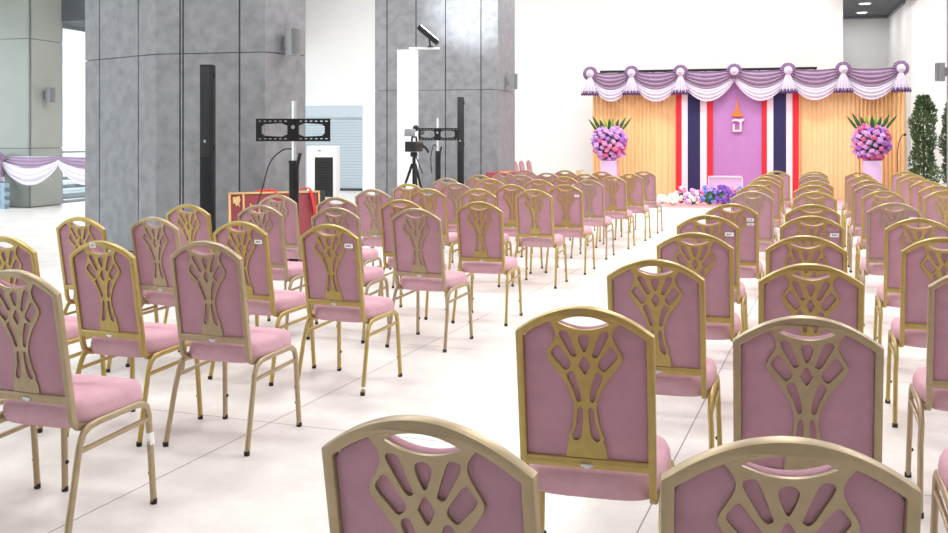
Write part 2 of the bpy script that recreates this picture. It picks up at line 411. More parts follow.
for k, (px, py, Z, w) in enumerate([(514.5, 160.8, 22.0, 'nearest the grey column'), (520.8, 160.3, 22.5, 'middle of the three by the wall'), (528, 159.9, 23.0, 'rightmost of the three by the wall')]):
    p = at(px, Z)
    put_chair(p.x + .25, p.y - .08, 107, 'g', 'pink chair turned side-on by the white wall, ' + w, 'chairs turned sideways by the back wall')

# ------------------------------------------------------------------ setting
TH = R(15.0)
dep = Vector((math.sin(TH), math.cos(TH), 0)); rgt = Vector((math.cos(TH), -math.sin(TH), 0))
S0 = at(745, 23.4)
def W(x, y, z=0.): return S0 + rgt * x + dep * y + Vector((0, 0, z))        # stage coordinates -> world
def sx_(px, y=0.):                                                          # stage x of a photo column on the plane at depth y
    o = S0 + dep * y; k = (px - CX) / F
    return (k * o.y - o.x) / (rgt.x - k * rgt.y)
def sh(px, py, y=0.): return hgt(py, W(sx_(px, y), y).y)
CEIL = 6.4
fl = struct(MB().box((0, 0, -.05), (70, 80, .1)), 'floor', 'terrazzo', smooth=False)
fa = R(20); fl.rotation_euler = (0, 0, -fa)
# joint crossing: one joint along the depth axis through (0.574, 3.524), one across through (-0.65, 4.776)
u_ = .574 * math.cos(fa) - 3.524 * math.sin(fa); v_ = -.65 * math.sin(fa) + 4.776 * math.cos(fa)
fl.location = Vector((u_ * math.cos(fa) + v_ * math.sin(fa), -u_ * math.sin(fa) + v_ * math.cos(fa), 0)) 
WY = 1.2
def wall_box(name, a, b, z0, z1, mt, thick=.2, parent=None):
    """wall panel between two stage points (x,y), front face on the line, thickness going away"""
    A, Bp = W(*a), W(*b); d = (Bp - A).normalized(); nrm = Vector((-d.y, d.x, 0)) * thick
    m = MB(); q = [A, Bp, Bp + nrm, A + nrm]
    m.add([(p.x, p.y, z0) for p in q] + [(p.x, p.y, z1) for p in q], [(0, 1, 2, 3), (4, 5, 6, 7), (0, 1, 5, 4), (1, 2, 6, 5), (2, 3, 7, 6), (3, 0, 4, 7)])
    return struct(m, name, mt, parent, smooth=False)
xc = sx_(843, WY); xr = sx_(906, WY)
xd0, xd1 = sx_(296, WY), sx_(362.5, WY)
dz = sh(335, 105.7, WY)
wall_box('wall_back', (xd1, WY), (xc, WY), 0, CEIL, 'white_wall', .25)
wall_box('wall_back_left', (sx_(180, WY), WY), (xd0, WY), 0, CEIL, 'white_wall', .25)
wall_box('wall_back_header', (xd0, WY), (xd1, WY), dz, CEIL, 'white_wall', .25)
wall_box('wall_back_right', (xr, WY), (xr + 3.6, WY), 0, CEIL, 'white_wall', .25)
# roller shutter door in the back wall
m = MB(); A = W(xd0, WY + .045); Bp = W(xd1, WY + .045); wdt = (Bp - A).length; mid = (A + Bp) / 2
nsl = 30
for k in range(nsl):
    z = .03 + (dz - .03) * k / nsl
    m.box((0, 0, z + (dz / nsl) * .5), (wdt, .03, dz / nsl - .012))
d1 = struct(m, 'door_1', 'shutter', loc=mid, rz=-TH, smooth=False)
MB().box((0, .02, dz / 2), (wdt, .02, dz)).obj('slat_shade_sheet', 'slat_shade', d1, smooth=False)  # added sheet, its darker grey painted as shade between the slats
MB().box((0, -.02, .035), (wdt, .05, .07)).obj('bottom_bar', 'concrete_core', d1, smooth=False)
MB().box((0, -.04, dz - .16), (wdt, .06, .32)).obj('shutter_box', 'shutter', d1, smooth=False)
# corridor recess at the right of the stage
zc = 4.68; RY = WY + 3.1
xb0, xb1 = sx_(836, RY), sx_(888.3, RY)
wall_box('wall_corridor_back', (xc - .6, RY), (xb1 + .3, RY), 0, zc + .3, 'grey_wall')
wall_box('wall_corridor_left', (xc, WY + .26), (xc, RY + .1), 0, zc + .3, 'grey_wall')
wall_box('wall_corridor_right', (xb1, RY), (xr, WY), 0, zc + .3, 'white_wall')
m = MB(); q = [W(xc, WY - .5), W(xr + .2, WY - .5), W(xr + .6, RY + .2), W(xc, RY + .2)]
m.plate([[(p.x, p.y) for p in q]], lambda u, v, w: Vector((u, v, w)), zc, zc + .12)
struct(m, 'ceiling_corridor', 'grey_ceiling', smooth=False)
wall_box('wall_corridor_header', (xc, WY - .5), (xr + .2, WY - .5), zc + .1, CEIL, 'white_wall', .12)
m = MB()
for a, b in (((xc, RY - .02), (xb1, RY - .02)), ((xb1 - .03, RY), (xr - .03, WY + .1))):
    m.tube([W(a[0], a[1], zc - .03), W(b[0], b[1], zc - .03)], rrect(.03, .02, .2))
struct(m, 'trim_1', 'brushed_grey')
for px, py, nm in ((865, 3.2, 'nearer'), (862, 12.2, 'farther')):
    Z = (zc - H) / ((HY - py) / F); p = at(px, Z, zc)
    t = thing('downlight', f'round recessed downlight in the dark corridor ceiling, {nm} of the two', 'ceiling light', p, 0, 'downlights in the corridor')
    MB().lathe([(.15, 0), (.15, -.012), (.125, -.018), (.12, 0)], (0, 0, 0), 24).obj('ring', 'white_plastic', t)
    l = bpy.data.lights.new('downlight_beam', 'AREA'); l.shape = 'DISK'; l.size = .2; l.energy = 9; lo = bpy.data.objects.new('downlight_beam', l); COL.objects.link(lo); lo.parent = t; lo.location = (0, 0, -.03)
    MB().lathe([(.118, -.002), (.118, -.010)], (0, 0, 0), 24).obj('lens', 'lamp_lens', t)
# grey service strip between corridor wall and right wall
m = MB(); xs0, xs1 = sx_(906.3, WY - .06), sx_(911, WY - .06); A, Bp = W(xs0, WY - .03), W(xs1, WY - .03)
m.box((0, 0, 2.7), ((Bp - A).length, .06, 5.4)); struct(m, 'trim_2', 'grey_wall', loc=(A + Bp) / 2, rz=-TH, smooth=False)
# main ceiling, right and rear walls, outside the frame but closing the hall
m = MB(); q = [W(-24, WY + .3), W(12, WY + .3), W(12, -38), W(-24, -38)]
# left glazing line: runs along the depth axis through (-9.06, 22)
G0 = Vector((-9.06, 22.0, 0))
def GL(t, off=0., z=0.): return G0 + dep * t - rgt * off + Vector((0, 0, z))
q = [GL(7, 2.6), GL(7, 2.6) + rgt * 26.3, GL(-30, 2.6) + rgt * 26.3, GL(-30, 2.6)]
m.plate([[(p.x, p.y) for p in q]], lambda u, v, w: Vector((u, v, w)), CEIL, CEIL + .15)
struct(m, 'ceiling', 'white_ceiling', smooth=False)
zs = 3.92
m = MB(); q = [GL(7, .2), GL(7, .2) + rgt * 2.6, GL(-.55, .2) + rgt * 2.9, GL(-.55, .2)]
m.plate([[(p.x, p.y) for p in q]], lambda u, v, w: Vector((u, v, w)), zs, CEIL)
struct(m, 'ceiling_soffit', 'grey_ceiling', smooth=False)
pr = W(xr + 3.6, WY)
def long_wall(name, A, Bp, z0, z1, mt, thick=.2):
    d = (Bp - A).normalized(); nrm = Vector((d.y, -d.x, 0)) * thick; q = [A, Bp, Bp + nrm, A + nrm]; m = MB()
    m.add([(p.x, p.y, z0) for p in q] + [(p.x, p.y, z1) for p in q], [(0, 1, 2, 3), (4, 5, 6, 7), (0, 1, 5, 4), (1, 2, 6, 5), (2, 3, 7, 6), (3, 0, 4, 7)])
    return struct(m, name, mt, smooth=False)
long_wall('wall_right', pr, pr - dep * 34, 0, CEIL, 'white_wall')
long_wall('wall_left', GL(-29.5, 2.1), GL(-1.2, 2.1), zs, CEIL, 'white_wall')
rear = GL(-29.5, 2.1)
long_wall('wall_rear', rear + rgt * 24, rear, 0, CEIL, 'dim_wall')

# ---- clad columns
def column(name, foot, breaks, seams, top, mt, core='concrete_core', th=.03, gap=.011):
    c = sum((Vector(p).to_3d() for p in foot), Vector()) / len(foot)
    n = len(foot)
    root = None
    inner = []
    P = [Vector((p[0], p[1])) for p in foot]
    def nrm(i): d = (P[(i + 1) % n] - P[i]).normalized(); return Vector((d.y, -d.x))
    sgn = 1 if nrm(0).dot(P[0] - Vector((c.x, c.y))) > 0 else -1
    for i in range(n):
        n1, n2 = nrm(i - 1) * sgn, nrm(i) * sgn; b = (n1 + n2); b = b / b.length_squared * 2
        inner.append(P[i] - b * th)
    m = MB(); m.plate([[tuple(p) for p in inner]], lambda u, v, w: Vector((u - c.x, v - c.y, w)), 0, top)
    root = struct(m, name, core, loc=(c.x, c.y, 0), smooth=False)
    m = MB(); zz = [0.02] + list(seams) + [top]
    for i in range(n):
        A, Bq = P[i], P[(i + 1) % n]; nn = nrm(i) * sgn
        br = breaks.get(i, [0, 1]); L = (Bq - A).length
        for k in range(len(br) - 1):
            g0 = 0 if k == 0 else gap / L; g1 = 0 if k == len(br) - 2 else gap / L
            a = A.lerp(Bq, br[k] + g0); b = A.lerp(Bq, br[k + 1] - g1)
            for j in range(len(zz) - 1):
                z0 = zz[j] + (.005 if j else 0); z1 = zz[j + 1] - (.005 if j < len(zz) - 2 else 0)
                q = [a, b, b - nn * th * 1.3, a - nn * th * 1.3]
                m.add([(p.x - c.x, p.y - c.y, z0) for p in q] + [(p.x - c.x, p.y - c.y, z1) for p in q], [(0, 1, 2, 3), (4, 5, 6, 7), (0, 1, 5, 4), (1, 2, 6, 5), (2, 3, 7, 6), (3, 0, 4, 7)])
    m.obj('cladding', mt, root, smooth=False)
    return root
def xy(px, Z): return ((px - CX) / F * Z, Z)
p1, p2, p3, p4 = xy(85, 12.95), xy(156, 11.95), xy(265, 11.65), xy(305.5, 12.15)
def tt(a, b, px):     # fraction along a-b that projects to px
    k = (px - CX) / F; return (k * a[1] - a[0]) / ((b[0] - a[0]) - k * (b[1] - a[1]))
p5 = (p4[0] + .42, p4[1] + 1.5); p6 = (p1[0] + .62, p1[1] + 2.2)
p4 = (p4[0], p4[1]); 
column('column_1', [p1, p2, p3, p4, (p4[0] - .30, p4[1] + 1.25), (p1[0] + .35, p1[1] + 1.9)],
       {0: [0, tt(p1, p2, 99.5), tt(p1, p2, 138.3), 1], 1: [0, tt(p2, p3, 180), tt(p2, p3, 183), tt(p2, p3, 239.5), 1]}, [2.41], CEIL, 'concrete')
c2a = Vector((*xy(375, 20.85), 0)); c2b = Vector((*xy(498, 20.25), 0)); 
c2c = c2b + dep * 1.55 + rgt * .0
f2 = [tuple(v[:2]) for v in (c2a, c2b, c2c, c2a + dep * 1.55)]
column('column_2', f2, {0: [0, tt(f2[0], f2[1], 387), tt(f2[0], f2[1], 416), tt(f2[0], f2[1], 445.5), tt(f2[0], f2[1], 481), 1]}, [2.41], CEIL, 'concrete')
c3b = Vector((*xy(30, 20.42), 0)); f3 = [tuple(v[:2]) for v in (c3b - rgt * 2.4, c3b, c3b + dep * 1.02, c3b + dep * 1.02 - rgt * 2.4)]
column('column_3', f3, {}, [1.215, 3.46], CEIL, 'steel_panel')
c4 = Vector((*xy(946.6, 18.3), 0)); f4 = [tuple(v[:2]) for v in (c4 - dep * 2.4, c4 - dep * 2.4 + rgt * 1.6, c4 + rgt * 1.6, c4)]
column('column_4', f4, {}, [2.41], CEIL, 'concrete')

# ---- wall speakers on the columns
def wall_speaker(pface, nrm, z, label):
    a = math.atan2(nrm[1], nrm[0])
    t = thing('wall_speaker', label, 'speaker', (pface[0], pface[1], z), a, 'wall speakers on the columns')
    MB().box((.055, 0, 0), (.11, .05, .16)).obj('bracket', 'brushed_grey', t, bevel=.004)
    m = MB(); m.plate([[(.10, -.07), (.19, -.065)] + arc((.19, 0), .065, -90, 90, 8)[1:-1] + [(.19, .065), (.10, .07)]], lambda u, v, w: Vector((u, v, w)), -.165, .165)
    m.obj('body', 'brushed_grey', t)
    m = MB(); m.plate([[(.19 + .0655 * math.cos(R(q)), .0655 * math.sin(R(q))) for q in range(-80, 81, 10)] + [(.19 + .069 * math.cos(R(q)), .069 * math.sin(R(q))) for q in range(80, -81, -10)]], lambda u, v, w: Vector((u, v, w)), -.15, .15)
    m.obj('grille', 'dim_metal', t)
nR1 = Vector((p4[1] - p3[1], -(p4[0] - p3[0]))).normalized()
f = tt(p3, p4, 284); wall_speaker((p3[0] + (p4[0] - p3[0]) * f, p3[1] + (p4[1] - p3[1]) * f), nR1, hgt(42, 11.8), 'grey box speaker on the big near grey column, above the television stand')
pf = c2b + dep * .65; wall_speaker(pf, rgt, hgt(81.5, 20.8), 'grey box speaker on the far grey column beside the white wall')
pf = c3b + dep * .42; wall_speaker(pf, rgt, hgt(95, 20.7), 'grey box speaker on the pale panelled column at far left')
pf = c4 - dep * .35; wall_speaker(pf, -rgt, hgt(72, 18), 'grey box speaker at the right edge above the conifers')

# ---- glazing on the left side, and the street outside
def glazing(name, off, t0, t1, posts):
    g = thing(name, None, None, GL(0, off)); g['kind'] = 'structure'; g.rotation_euler = (0, 0, -TH); m = MB(); L = t1 - t0; c = (t0 + t1) / 2
    for t in posts: m.box((0, t, zs / 2), (.09, .06, zs))
    for z, w, h in ((1.12, .05, .05), (.03, .08, .06), (zs - .04, .08, .08)): m.box((0, c, z), (w, L, h))
    m.obj('window_frame', 'brushed_grey', g, smooth=False)
    MB().box((-.02, c, zs / 2), (.012, L, zs - .1)).obj('pane', 'window_glass', g, smooth=False)
glazing('window_1', 0, -.58, 6.9, (6.87, 4.2, 1.4))
glazing('window_2', 2.1, -29.4, -1.7, (-4.4, -7.5, -11.5, -15.5, -19.5, -23.5, -27.5))
m = MB(); q = [GL(60, .35), GL(60, 60), GL(-50, 60), GL(-50, .35)]
m.plate([[(p.x, p.y) for p in q]], lambda u, v, w: Vector((u, v, w)), -.2, -.02)
tag(m.obj('pavement', 'paving', smooth=False), kind='structure')
for k in range(3):
    p = GL(6 + 0 * k, 1.5 + 1.1 * k, 0)
    MB().box((0, 0, .07 + .14 * k), (1.1, 22, .1)).obj('trim_step', 'step_grey', None, p, -TH, smooth=False)['kind'] = 'structure'
t = thing('building', 'pale building across the street seen through the glazing', 'building', GL(22, 14), -TH)
MB().box((0, 0, 5), (6, 36, 10)).obj('wall', 'pale_building', t, smooth=False)
for j in range(3):
    for k in range(8):
        MB().box((3.02, -15 + k * 4.2, 2.2 + j * 2.9), (.06, 2.4, 1.5)).obj('window', 'blue_glass', t, smooth=False)

# ------------------------------------------------------------------ draped cloth helpers
def swag_mesh(L, zt0, zt1, d_end, d_mid, folds, amp, bulge, top_sag=0., nu=36, nv=30, y0=0., gather=.35):
    """swag from x=0..L: hangs from a top edge, bottom sags; folds run along it. -y is towards the viewer"""
    def fn(a, b):
        s_ = math.sin(PI * a); sag = s_ ** .8
        zt = zt0 + (zt1 - zt0) * a - top_sag * sag
        dp = d_end + (d_mid - d_end) * sag
        x = L * a
        ph = b * folds * 2 * PI
        y = y0 - bulge * (.35 + .65 * s_) * math.sin(PI * min(1, b * 1.02)) - amp * (.5 + .5 * s_) * math.cos(ph + .8 * math.sin(3 * a))
        return Vector((x, y, zt - dp * (b + .018 * math.sin(ph) * s_)))
    return MB().grid(fn, nu, nv)
def rosette(parent, x, y, z, r, tail=True, mats=('rosette_mauve', 'white_satin', 'dark_violet_satin'), tail_h=.40, tail_w=.15):
    def ruf(r0, r1, yb, n, amp, lobes):
        def fn(a, b):
            q = r0 + (r1 - r0) * b; w = amp * b * math.sin(lobes * 2 * PI * a)
            return Vector((x + q * math.cos(2 * PI * a), y - yb * (1 - b * .6) + w, z + q * math.sin(2 * PI * a)))
        return MB().grid(fn, n, 4, True)
    o = ruf(r * .25, r, .07, 96, .022, 16).obj('rosette', mats[0], parent)
    ruf(.0, r * .54, .17, 72, .018, 11).obj('rosette_centre', mats[1], o)
    MB().ball((x, y - .17, z), r * .2, 10, 7, .1).obj('knot', mats[1], o)
    if tail:
        def fn(a, b):
            w = .045 + tail_w * b ** .9; th = a * 2 * PI * 5
            return Vector((x + (a - .5) * 2 * w, y - .045 - .035 * b * math.cos(th) - .03 * math.cos((a - .5) * PI), z - r * .5 - b * tail_h + .012 * math.cos(th) * b))
        tl = MB().grid(fn, 60, 8).obj('tail', mats[1], o)
        def fn2(a, b):
            w = .045 + tail_w * (1 + b * .12); th = a * 2 * PI * 8
            return Vector((x + (a - .5) * 2 * w, y - .05 - .04 * math.cos(th) - .03 * math.cos((a - .5) * PI), z - r * .5 - tail_h - .10 * b + .06 + .016 * math.cos(th * 1.0) * b))
        MB().grid(fn2, 80, 4).obj('ruffle', mats[2], o)
    return o

# ------------------------------------------------------------------ stage backdrop
def stage_thing(name, label, cat, x, y=0., z=0., group=None): return thing(name, label, cat, W(x, y, z), -TH, group)
YB = 0.0
xl, xR = sx_(592), sx_(905)
# frame of black pipes behind the cloth
ZT = 3.03
t = stage_thing('backdrop_frame', 'black pipe frame showing as a thin bar above the purple valance', 'frame', 0, .16)
a0, a1 = sx_(600, .16), sx_(817, .16)
m = MB(); m.tube([(a0, 0, 3.05), (a1, 0, 3.05)], rrect(.03, .02, .3)); m.obj('top_bar', 'black_metal', t)
for k in range(5):
    xx = a0 + .05 + (a1 - a0 - .1) * k / 4
    p_ = MB().tube([(xx, 0, .0), (xx, 0, 3.03)], .02).obj('post', 'black_metal', t)
    MB().box((xx, .0, .01), (.3, .16, .02)).obj('foot', 'black_metal', p_)
def curtain(px0, px1, pleats, amp, label, y=0., mt='gold_cloth', zb=.035):
    xa, xb = sx_(px0, y), sx_(px1, y); c = (xa + xb) / 2
    t = stage_thing('curtain', label, 'curtain', c, y, 0, 'gold pleated curtains of the backdrop')
    rs = random.Random(int(px0)); jit = [rs.uniform(-.3, .3) for _ in range(200)]
    def fn(a, b):
        ph = a * pleats; k = int(ph); w = ph + .25 * jit[k % 200] * math.sin(PI * (ph - k))
        return Vector((xa - c + (xb - xa) * a, -amp * (1 - .25 * b) * math.sin(2 * PI * w) - .02 * math.sin(2.3 * a * 7), ZT - .06 - (ZT - .06 - zb) * b))
    MB().grid(fn, pleats * 8, 6).obj('cloth', mt, t, angle=80)
    return t
curtain(592.5, 655, 16, .04, 'gold pleated curtain at the left end of the backdrop, behind flowers')
curtain(654, 678.5, 6, .022, 'flatter gold curtain beside the left striped banner', .06)
curtain(797, 862, 15, .022, 'flatter gold curtain beside the right striped banner', .06)
curtain(860.5, 905.5, 11, .045, 'deep pleated gold curtain at the right end of the backdrop')
def flat_cloth(t, xa, xb, zt, zb, mt, name, y=0., wav=.006):
    n = max(4, int((xb - xa) / .04))
    def fn(a, b): x = xa + (xb - xa) * a; return Vector((x, y - wav * math.sin(19 * x + 1.3 * b), zt + (zb - zt) * b))
    return MB().grid(fn, n, 10).obj(name, mt, t, angle=80)
def banner(edges, label):
    mats_ = ('red_cloth', 'pinkish_white_cloth', 'navy_cloth', 'pinkish_white_cloth', 'red_cloth')
    yo = -.09; xs = [sx_(e, yo) for e in edges]; c = (xs[0] + xs[-1]) / 2
    t = stage_thing('striped_banner', label, 'banner', c, yo, 0, 'striped cloth banners of the backdrop')
    for k in range(5):
        o = flat_cloth(t, xs[k] - c, xs[k + 1] - c, ZT - .1, .04, mats_[k], 'stripe')
        o['label'] = ('red', 'white', 'navy blue', 'white', 'red')[k] + ' stripe of cloth'
banner([676, 681.7, 687.6, 700.2, 706.8, 713], 'red, white and navy striped banner left of the purple panel')
banner([761.7, 767, 773.3, 786.2, 792.4, 798.8], 'red, white and navy striped banner right of the purple panel')
yp = -.06; xa, xb = sx_(712.5, yp), sx_(762.5, yp); cpx = (xa + xb) / 2
pp = stage_thing('backdrop_panel', 'plain purple cloth panel with an orange crown emblem, centre of the backdrop', 'panel', cpx, yp)
flat_cloth(pp, xa - cpx, xb - cpx, ZT - .1, .04, 'purple_cloth', 'cloth', 0, .004)
# emblem: orange spired crown above a white Thai letter
ye = -.10
def EP(px, py): return (sx_(px, ye) - cpx, sh(px, py, ye))
def flat(loops, mt, name, par, w0=-.055, w1=-.03):
    m = MB(); m.plate([[EP(*p) for p in l] for l in loops], lambda u, v, w: Vector((u, w, v)), w0, w1); return m.obj(name, mt, par, smooth=False)
half = [(0, 96.6), (.35, 99), (.5, 102), (.9, 105), (1.2, 106.5), (1.4, 109), (2.3, 110.5), (2.5, 112), (3.6, 113), (5.2, 113.8), (5.9, 114.9), (5.3, 116), (2.5, 116.5), (0, 116.7)]
cxp = 737.2
flat([[(cxp + u, y) for u, y in half] + [(cxp - u, y) for u, y in half[::-1][1:-1]]], 'orange_gold', 'crown_emblem', pp)
def strokes(e):
    rc = lambda x0, y0, x1, y1: [(x0 - e, y0 - e), (x1 + e, y0 - e), (x1 + e, y1 + e), (x0 - e, y1 + e)]
    return [rc(732.9, 124.0, 734.6, 131.6), rc(732.9, 130.0, 741.6, 131.6), rc(739.8, 121.8, 741.6, 131.6),
            [(732.2 - e, 121.9 + e), (732.6 - e, 119.8 - e), (735.5, 118.9 - e), (739, 119.6 - e), (744.4 + e, 118.6 - e), (743.8 + e, 120.8 + e), (740, 122.1 + e), (735.5, 120.9 + e)]]
for nm_, mt_, e, w0, w1 in (('letter_emblem', 'white_satin', 0, -.062, -.045), ('letter_outline', 'pink_outline', .55, -.05, -.03)):
    m = MB()
    for k, l in enumerate(strokes(e)): m.plate([[EP(*p) for p in l]], lambda u, v, w: Vector((u, w, v)), w0 - .0015 * k, w1)
    m.obj(nm_, mt_, pp, smooth=False)
# valance of swags and rosettes
yv = -.30
ros = [590.5, 631.7, 680.6, 734.3, 788, 843, 900.5]
rx = [sx_(p, yv) for p in ros]; zr = 2.975
t = stage_thing('valance', 'mauve and white swagged valance with rosettes along the top of the backdrop', 'valance', 0, yv)
m = MB(); m.box(((rx[0] + rx[-1]) / 2, .075, 2.82), (rx[-1] - rx[0], .03, .2)); m.obj('heading_board', 'mauve_satin', t, smooth=False)
for k in range(6):
    L = rx[k + 1] - rx[k]; full = L / 1.25
    o = swag_mesh(L, zr + .055, zr + .055, .10, .40 * (.8 + .2 * full), 4, .034, .06, .05).obj('mauve_swag', 'mauve_satin', t, (rx[k], 0, 0), angle=80)
    o = swag_mesh(L, zr - .06, zr - .06, .15, .34 * (.75 + .25 * full), 4, .026, .05, .29, y0=.03).obj('white_swag', 'white_satin', t, (rx[k], 0, 0), angle=80)
for k in range(7): rosette(t, rx[k], -.03, zr, .175, k != 3)
# low carpeted platform
m = MB(); yf = -3.35
q = [(sx_(592, -.3), .03), (sx_(592, -.3) , yf), (sx_(905, -.3) - .3, yf), (sx_(905, -.3) - .3, .03)]
t = tag(MB().plate([[(a, b) for a, b in q]], lambda u, v, w: Vector((u, v, w)), 0.002, .03).obj('stage_carpet', 'pink_carpet', None, W(0, 0), -TH, smooth=False), 'pink carpet laid on the floor in front of the backdrop', 'carpet')

# ------------------------------------------------------------------ flowers
def blossom_mesh(mt):
    m = MB(); m.ball((0, 0, 0), .62, 8, 6)
    for k in range(6):
        a = k * PI / 3; m.ball((.52 * math.cos(a), .52 * math.sin(a), .18 * (k % 2)), .42, 6, 5, 0, (1, 1, .75))
    m.ball((0, 0, .42), .4, 6, 5)
    return m.mesh('blossom', mt, angle=70)
BL = {k: blossom_mesh(k) for k in ('violet_flower', 'lilac_flower', 'pink_flower', 'rose_flower', 'white_flower', 'blue_flower', 'indigo_flower')}
def blossom(par, p, r, mt, rs, nm='blossom'):
    o = bpy.data.objects.new(nm, BL[mt]); COL.objects.link(o); o.parent = par; o.location = p; o.scale = (r, r, r)
    o.rotation_euler = (rs.uniform(-1, 1), rs.uniform(-1, 1), rs.uniform(0, 6)); return o
def leaf(par, p, d, L, w, mt, bend=.15):
    d = Vector(d).normalized(); sd = d.cross(Vector((0, 1, 0))).normalized(); up = sd.cross(d)
    def fn(a, b):
        wd = w * math.sin(PI * min(1, .08 + .92 * a)) ** .8 * (b - .5) * 2
        return Vector(p) + d * L * a + sd * wd + up * (bend * L * a * a + abs(wd) * .35)
    return MB().grid(fn, 8, 4).obj('leaf', mt, par, angle=80)
def standing_flowers(px, pyc, y, label, plabel, seed):
    x = sx_(px, y); Zd = W(x, y).y; ztop = hgt(160.5, Zd); rs = random.Random(seed)
    t = stage_thing('flower_pedestal', plabel, 'pedestal', x, y, .03, 'lavender flower pedestals')
    m = MB(); m.box((0, 0, (ztop - .03) / 2), (.36, .36, ztop - .03)); m.obj('plinth', 'lavender_board', t, bevel=.01)
    m = MB()
    for sx in (-.178, .178): m.box((sx, -.181, (ztop - .03) / 2), (.014, .012, ztop - .05))
    m.obj('edging', 'white_satin', t, smooth=False)
    t = stage_thing('flower_arrangement', label, 'flowers', x, y, ztop + .005, 'round flower arrangements on pedestals')
    MB().ball((0, 0, .39), .31, 16, 10, 0, (1., .9, 1.05)).obj('foliage_core', 'leaf_green', t)
    n = 96
    for k in range(n):
        zz = 1 - 2 * (k + .5) / n; rr = math.sqrt(1 - zz * zz); a = k * 2.39996
        if zz > .92: continue
        q = rs.uniform(.93, 1.12); p = (rr * math.cos(a) * .355 * q, rr * math.sin(a) * .32 * q, max(.03, .40 + zz * .37 * q))
        blossom(t, p, rs.uniform(.07, .10), rs.choice(['violet_flower', 'lilac_flower', 'lilac_flower', 'pink_flower', 'lilac_flower', 'rose_flower']), rs)
    for dx, L, w, mt in ((-.75, .62, .045, 'leaf_green'), (-.55, .66, .06, 'leaf_green'), (-.35, .5, .07, 'leaf_green'), (-.16, .52, .06, 'light_leaf'), (.0, .5, .07, 'leaf_green'), (.14, .54, .06, 'light_leaf'),
                         (.32, .5, .07, 'leaf_green'), (.52, .62, .06, 'leaf_green'), (.74, .66, .045, 'leaf_green')):
        leaf(t, (dx * .32, rs.uniform(-.1, .1), .62), (dx, rs.uniform(-.15, .1), 1), L * .72, w * .66, mt, rs.uniform(-.05, .08))
standing_flowers(609.5, 140, -.85, 'ball of purple and pink flowers with green leaves on the left pedestal', 'lavender pedestal under the left flower ball', 3)
standing_flowers(871.5, 140, -.85, 'ball of purple and pink flowers with green leaves on the right pedestal', 'lavender pedestal under the right flower ball', 5)
# framed board / riser behind the low flowers
yb = -1.7; xa, xb = sx_(708, yb), sx_(743, yb); zt = sh(725, 176.2, yb)
t = stage_thing('display_board', 'low lavender board with a white frame behind the floor flowers', 'board', (xa + xb) / 2, yb, .03)
w_ = xb - xa
MB().box((0, .1, (zt - .03) / 2), (w_ - .05, .2, zt - .06)).obj('panel', 'lavender_board', t, smooth=False)
m = MB()
for sx in (-1, 1): m.box((sx * (w_ / 2 - .015), .09, (zt - .03) / 2), (.03, .24, zt - .03))
m.box((0, .09, zt - .045), (w_, .24, .03)); m.obj('frame', 'white_satin', t, smooth=False)
# low bunches of flowers on the carpet edge
yg = -3.15
bun = [(662, .13, .12, ['white_flower'], 'small cream flower bunch at the left end of the floor flowers'),
       (673, .17, .16, ['white_flower'], 'cream white flower bunch, second from the left on the carpet'),
       (681, .2, .25, ['white_flower', 'white_flower', 'pink_flower'], 'tall white flower bunch dotted with pink on the carpet'),
       (692, .2, .24, ['white_flower', 'white_flower', 'lilac_flower'], 'white flower bunch beside the pink bunch on the carpet'),
       (699, .2, .2, ['pink_flower', 'rose_flower'], 'bright pink flower bunch left of the blue flowers'),
       (709.5, .22, .32, ['blue_flower', 'blue_flower', 'lilac_flower'], 'blue flower bunch in front of the lavender board'),
       (717, .2, .2, ['indigo_flower', 'violet_flower'], 'deep violet flower bunch low in front of the blue flowers'),
       (723.5, .22, .32, ['indigo_flower', 'violet_flower', 'indigo_flower'], 'tall purple flower bunch in the middle of the board'),
       (732, .22, .26, ['pink_flower', 'rose_flower', 'pink_flower'], 'pink flower bunch right of the purple flowers'),
       (741, .2, .28, ['blue_flower', 'indigo_flower'], 'blue flower bunch at the right end of the board')]
for k, (px, wd, hh, cols, lab) in enumerate(bun):
    rs = random.Random(40 + k); y = yg + (.0 if k % 2 else .42); x = sx_(px, y)
    t = stage_thing('flower_bunch', lab, 'flowers', x, y, .03, 'flower bunches along the carpet')
    hh *= 1.15
    MB().ball((0, 0, hh * .45), .9, 10, 7, 0, (wd * .55, .07, hh * .42)).obj('foliage', 'leaf_green', t)
    for j in range(34):
        a = rs.uniform(0, 2 * PI); zz = rs.uniform(-.6, 1); rr = math.sqrt(max(0, 1 - zz * zz))
        p = (rr * math.cos(a) * wd * .64, rr * math.sin(a) * .06, max(.07, hh * .55 + zz * hh * .6))
        blossom(t, p, rs.uniform(.045, .07), rs.choice(cols), rs)
# dry flower vase left of the backdrop, microphone on the right
Zv = 23.3; p = at(580.5, Zv)
t = thing('dried_flower_vase', 'small beige vase of dried flowers left of the backdrop', 'vase', p)
zt = hgt(178, Zv); MB().lathe([(.06, 0), (.1, .15), (.09, zt * .7), (.05, zt)], (0, 0, 0), 16).obj('vase', 'beige_dry', t)
m = MB(); rs = random.Random(3)
for k in range(16): q = Vector((rs.uniform(-.1, .1), rs.uniform(-.08, .08), zt + rs.uniform(.02, .2))); m.tube([(0, 0, zt - .05), q], .006); m.ball(q, .03, 6, 5)
m.obj('dried_stems', 'beige_dry', t)
ym = -.75; x = sx_(897.5, ym); Zm = W(x, ym).y
t = stage_thing('microphone_stand', 'slim black gooseneck microphone stand before the right end of the curtain', 'microphone', x, ym, .03)
zt = hgt(134.5, Zm); m = MB(); m.tube(spline([(0, 0, .02), (0, 0, .8), (.0, 0, zt - .45), (.03, 0, zt - .2), (.09, -.02, zt - .06), (.13, -.03, zt - .03)], 5), .009); m.obj('stem', 'black_metal', t)
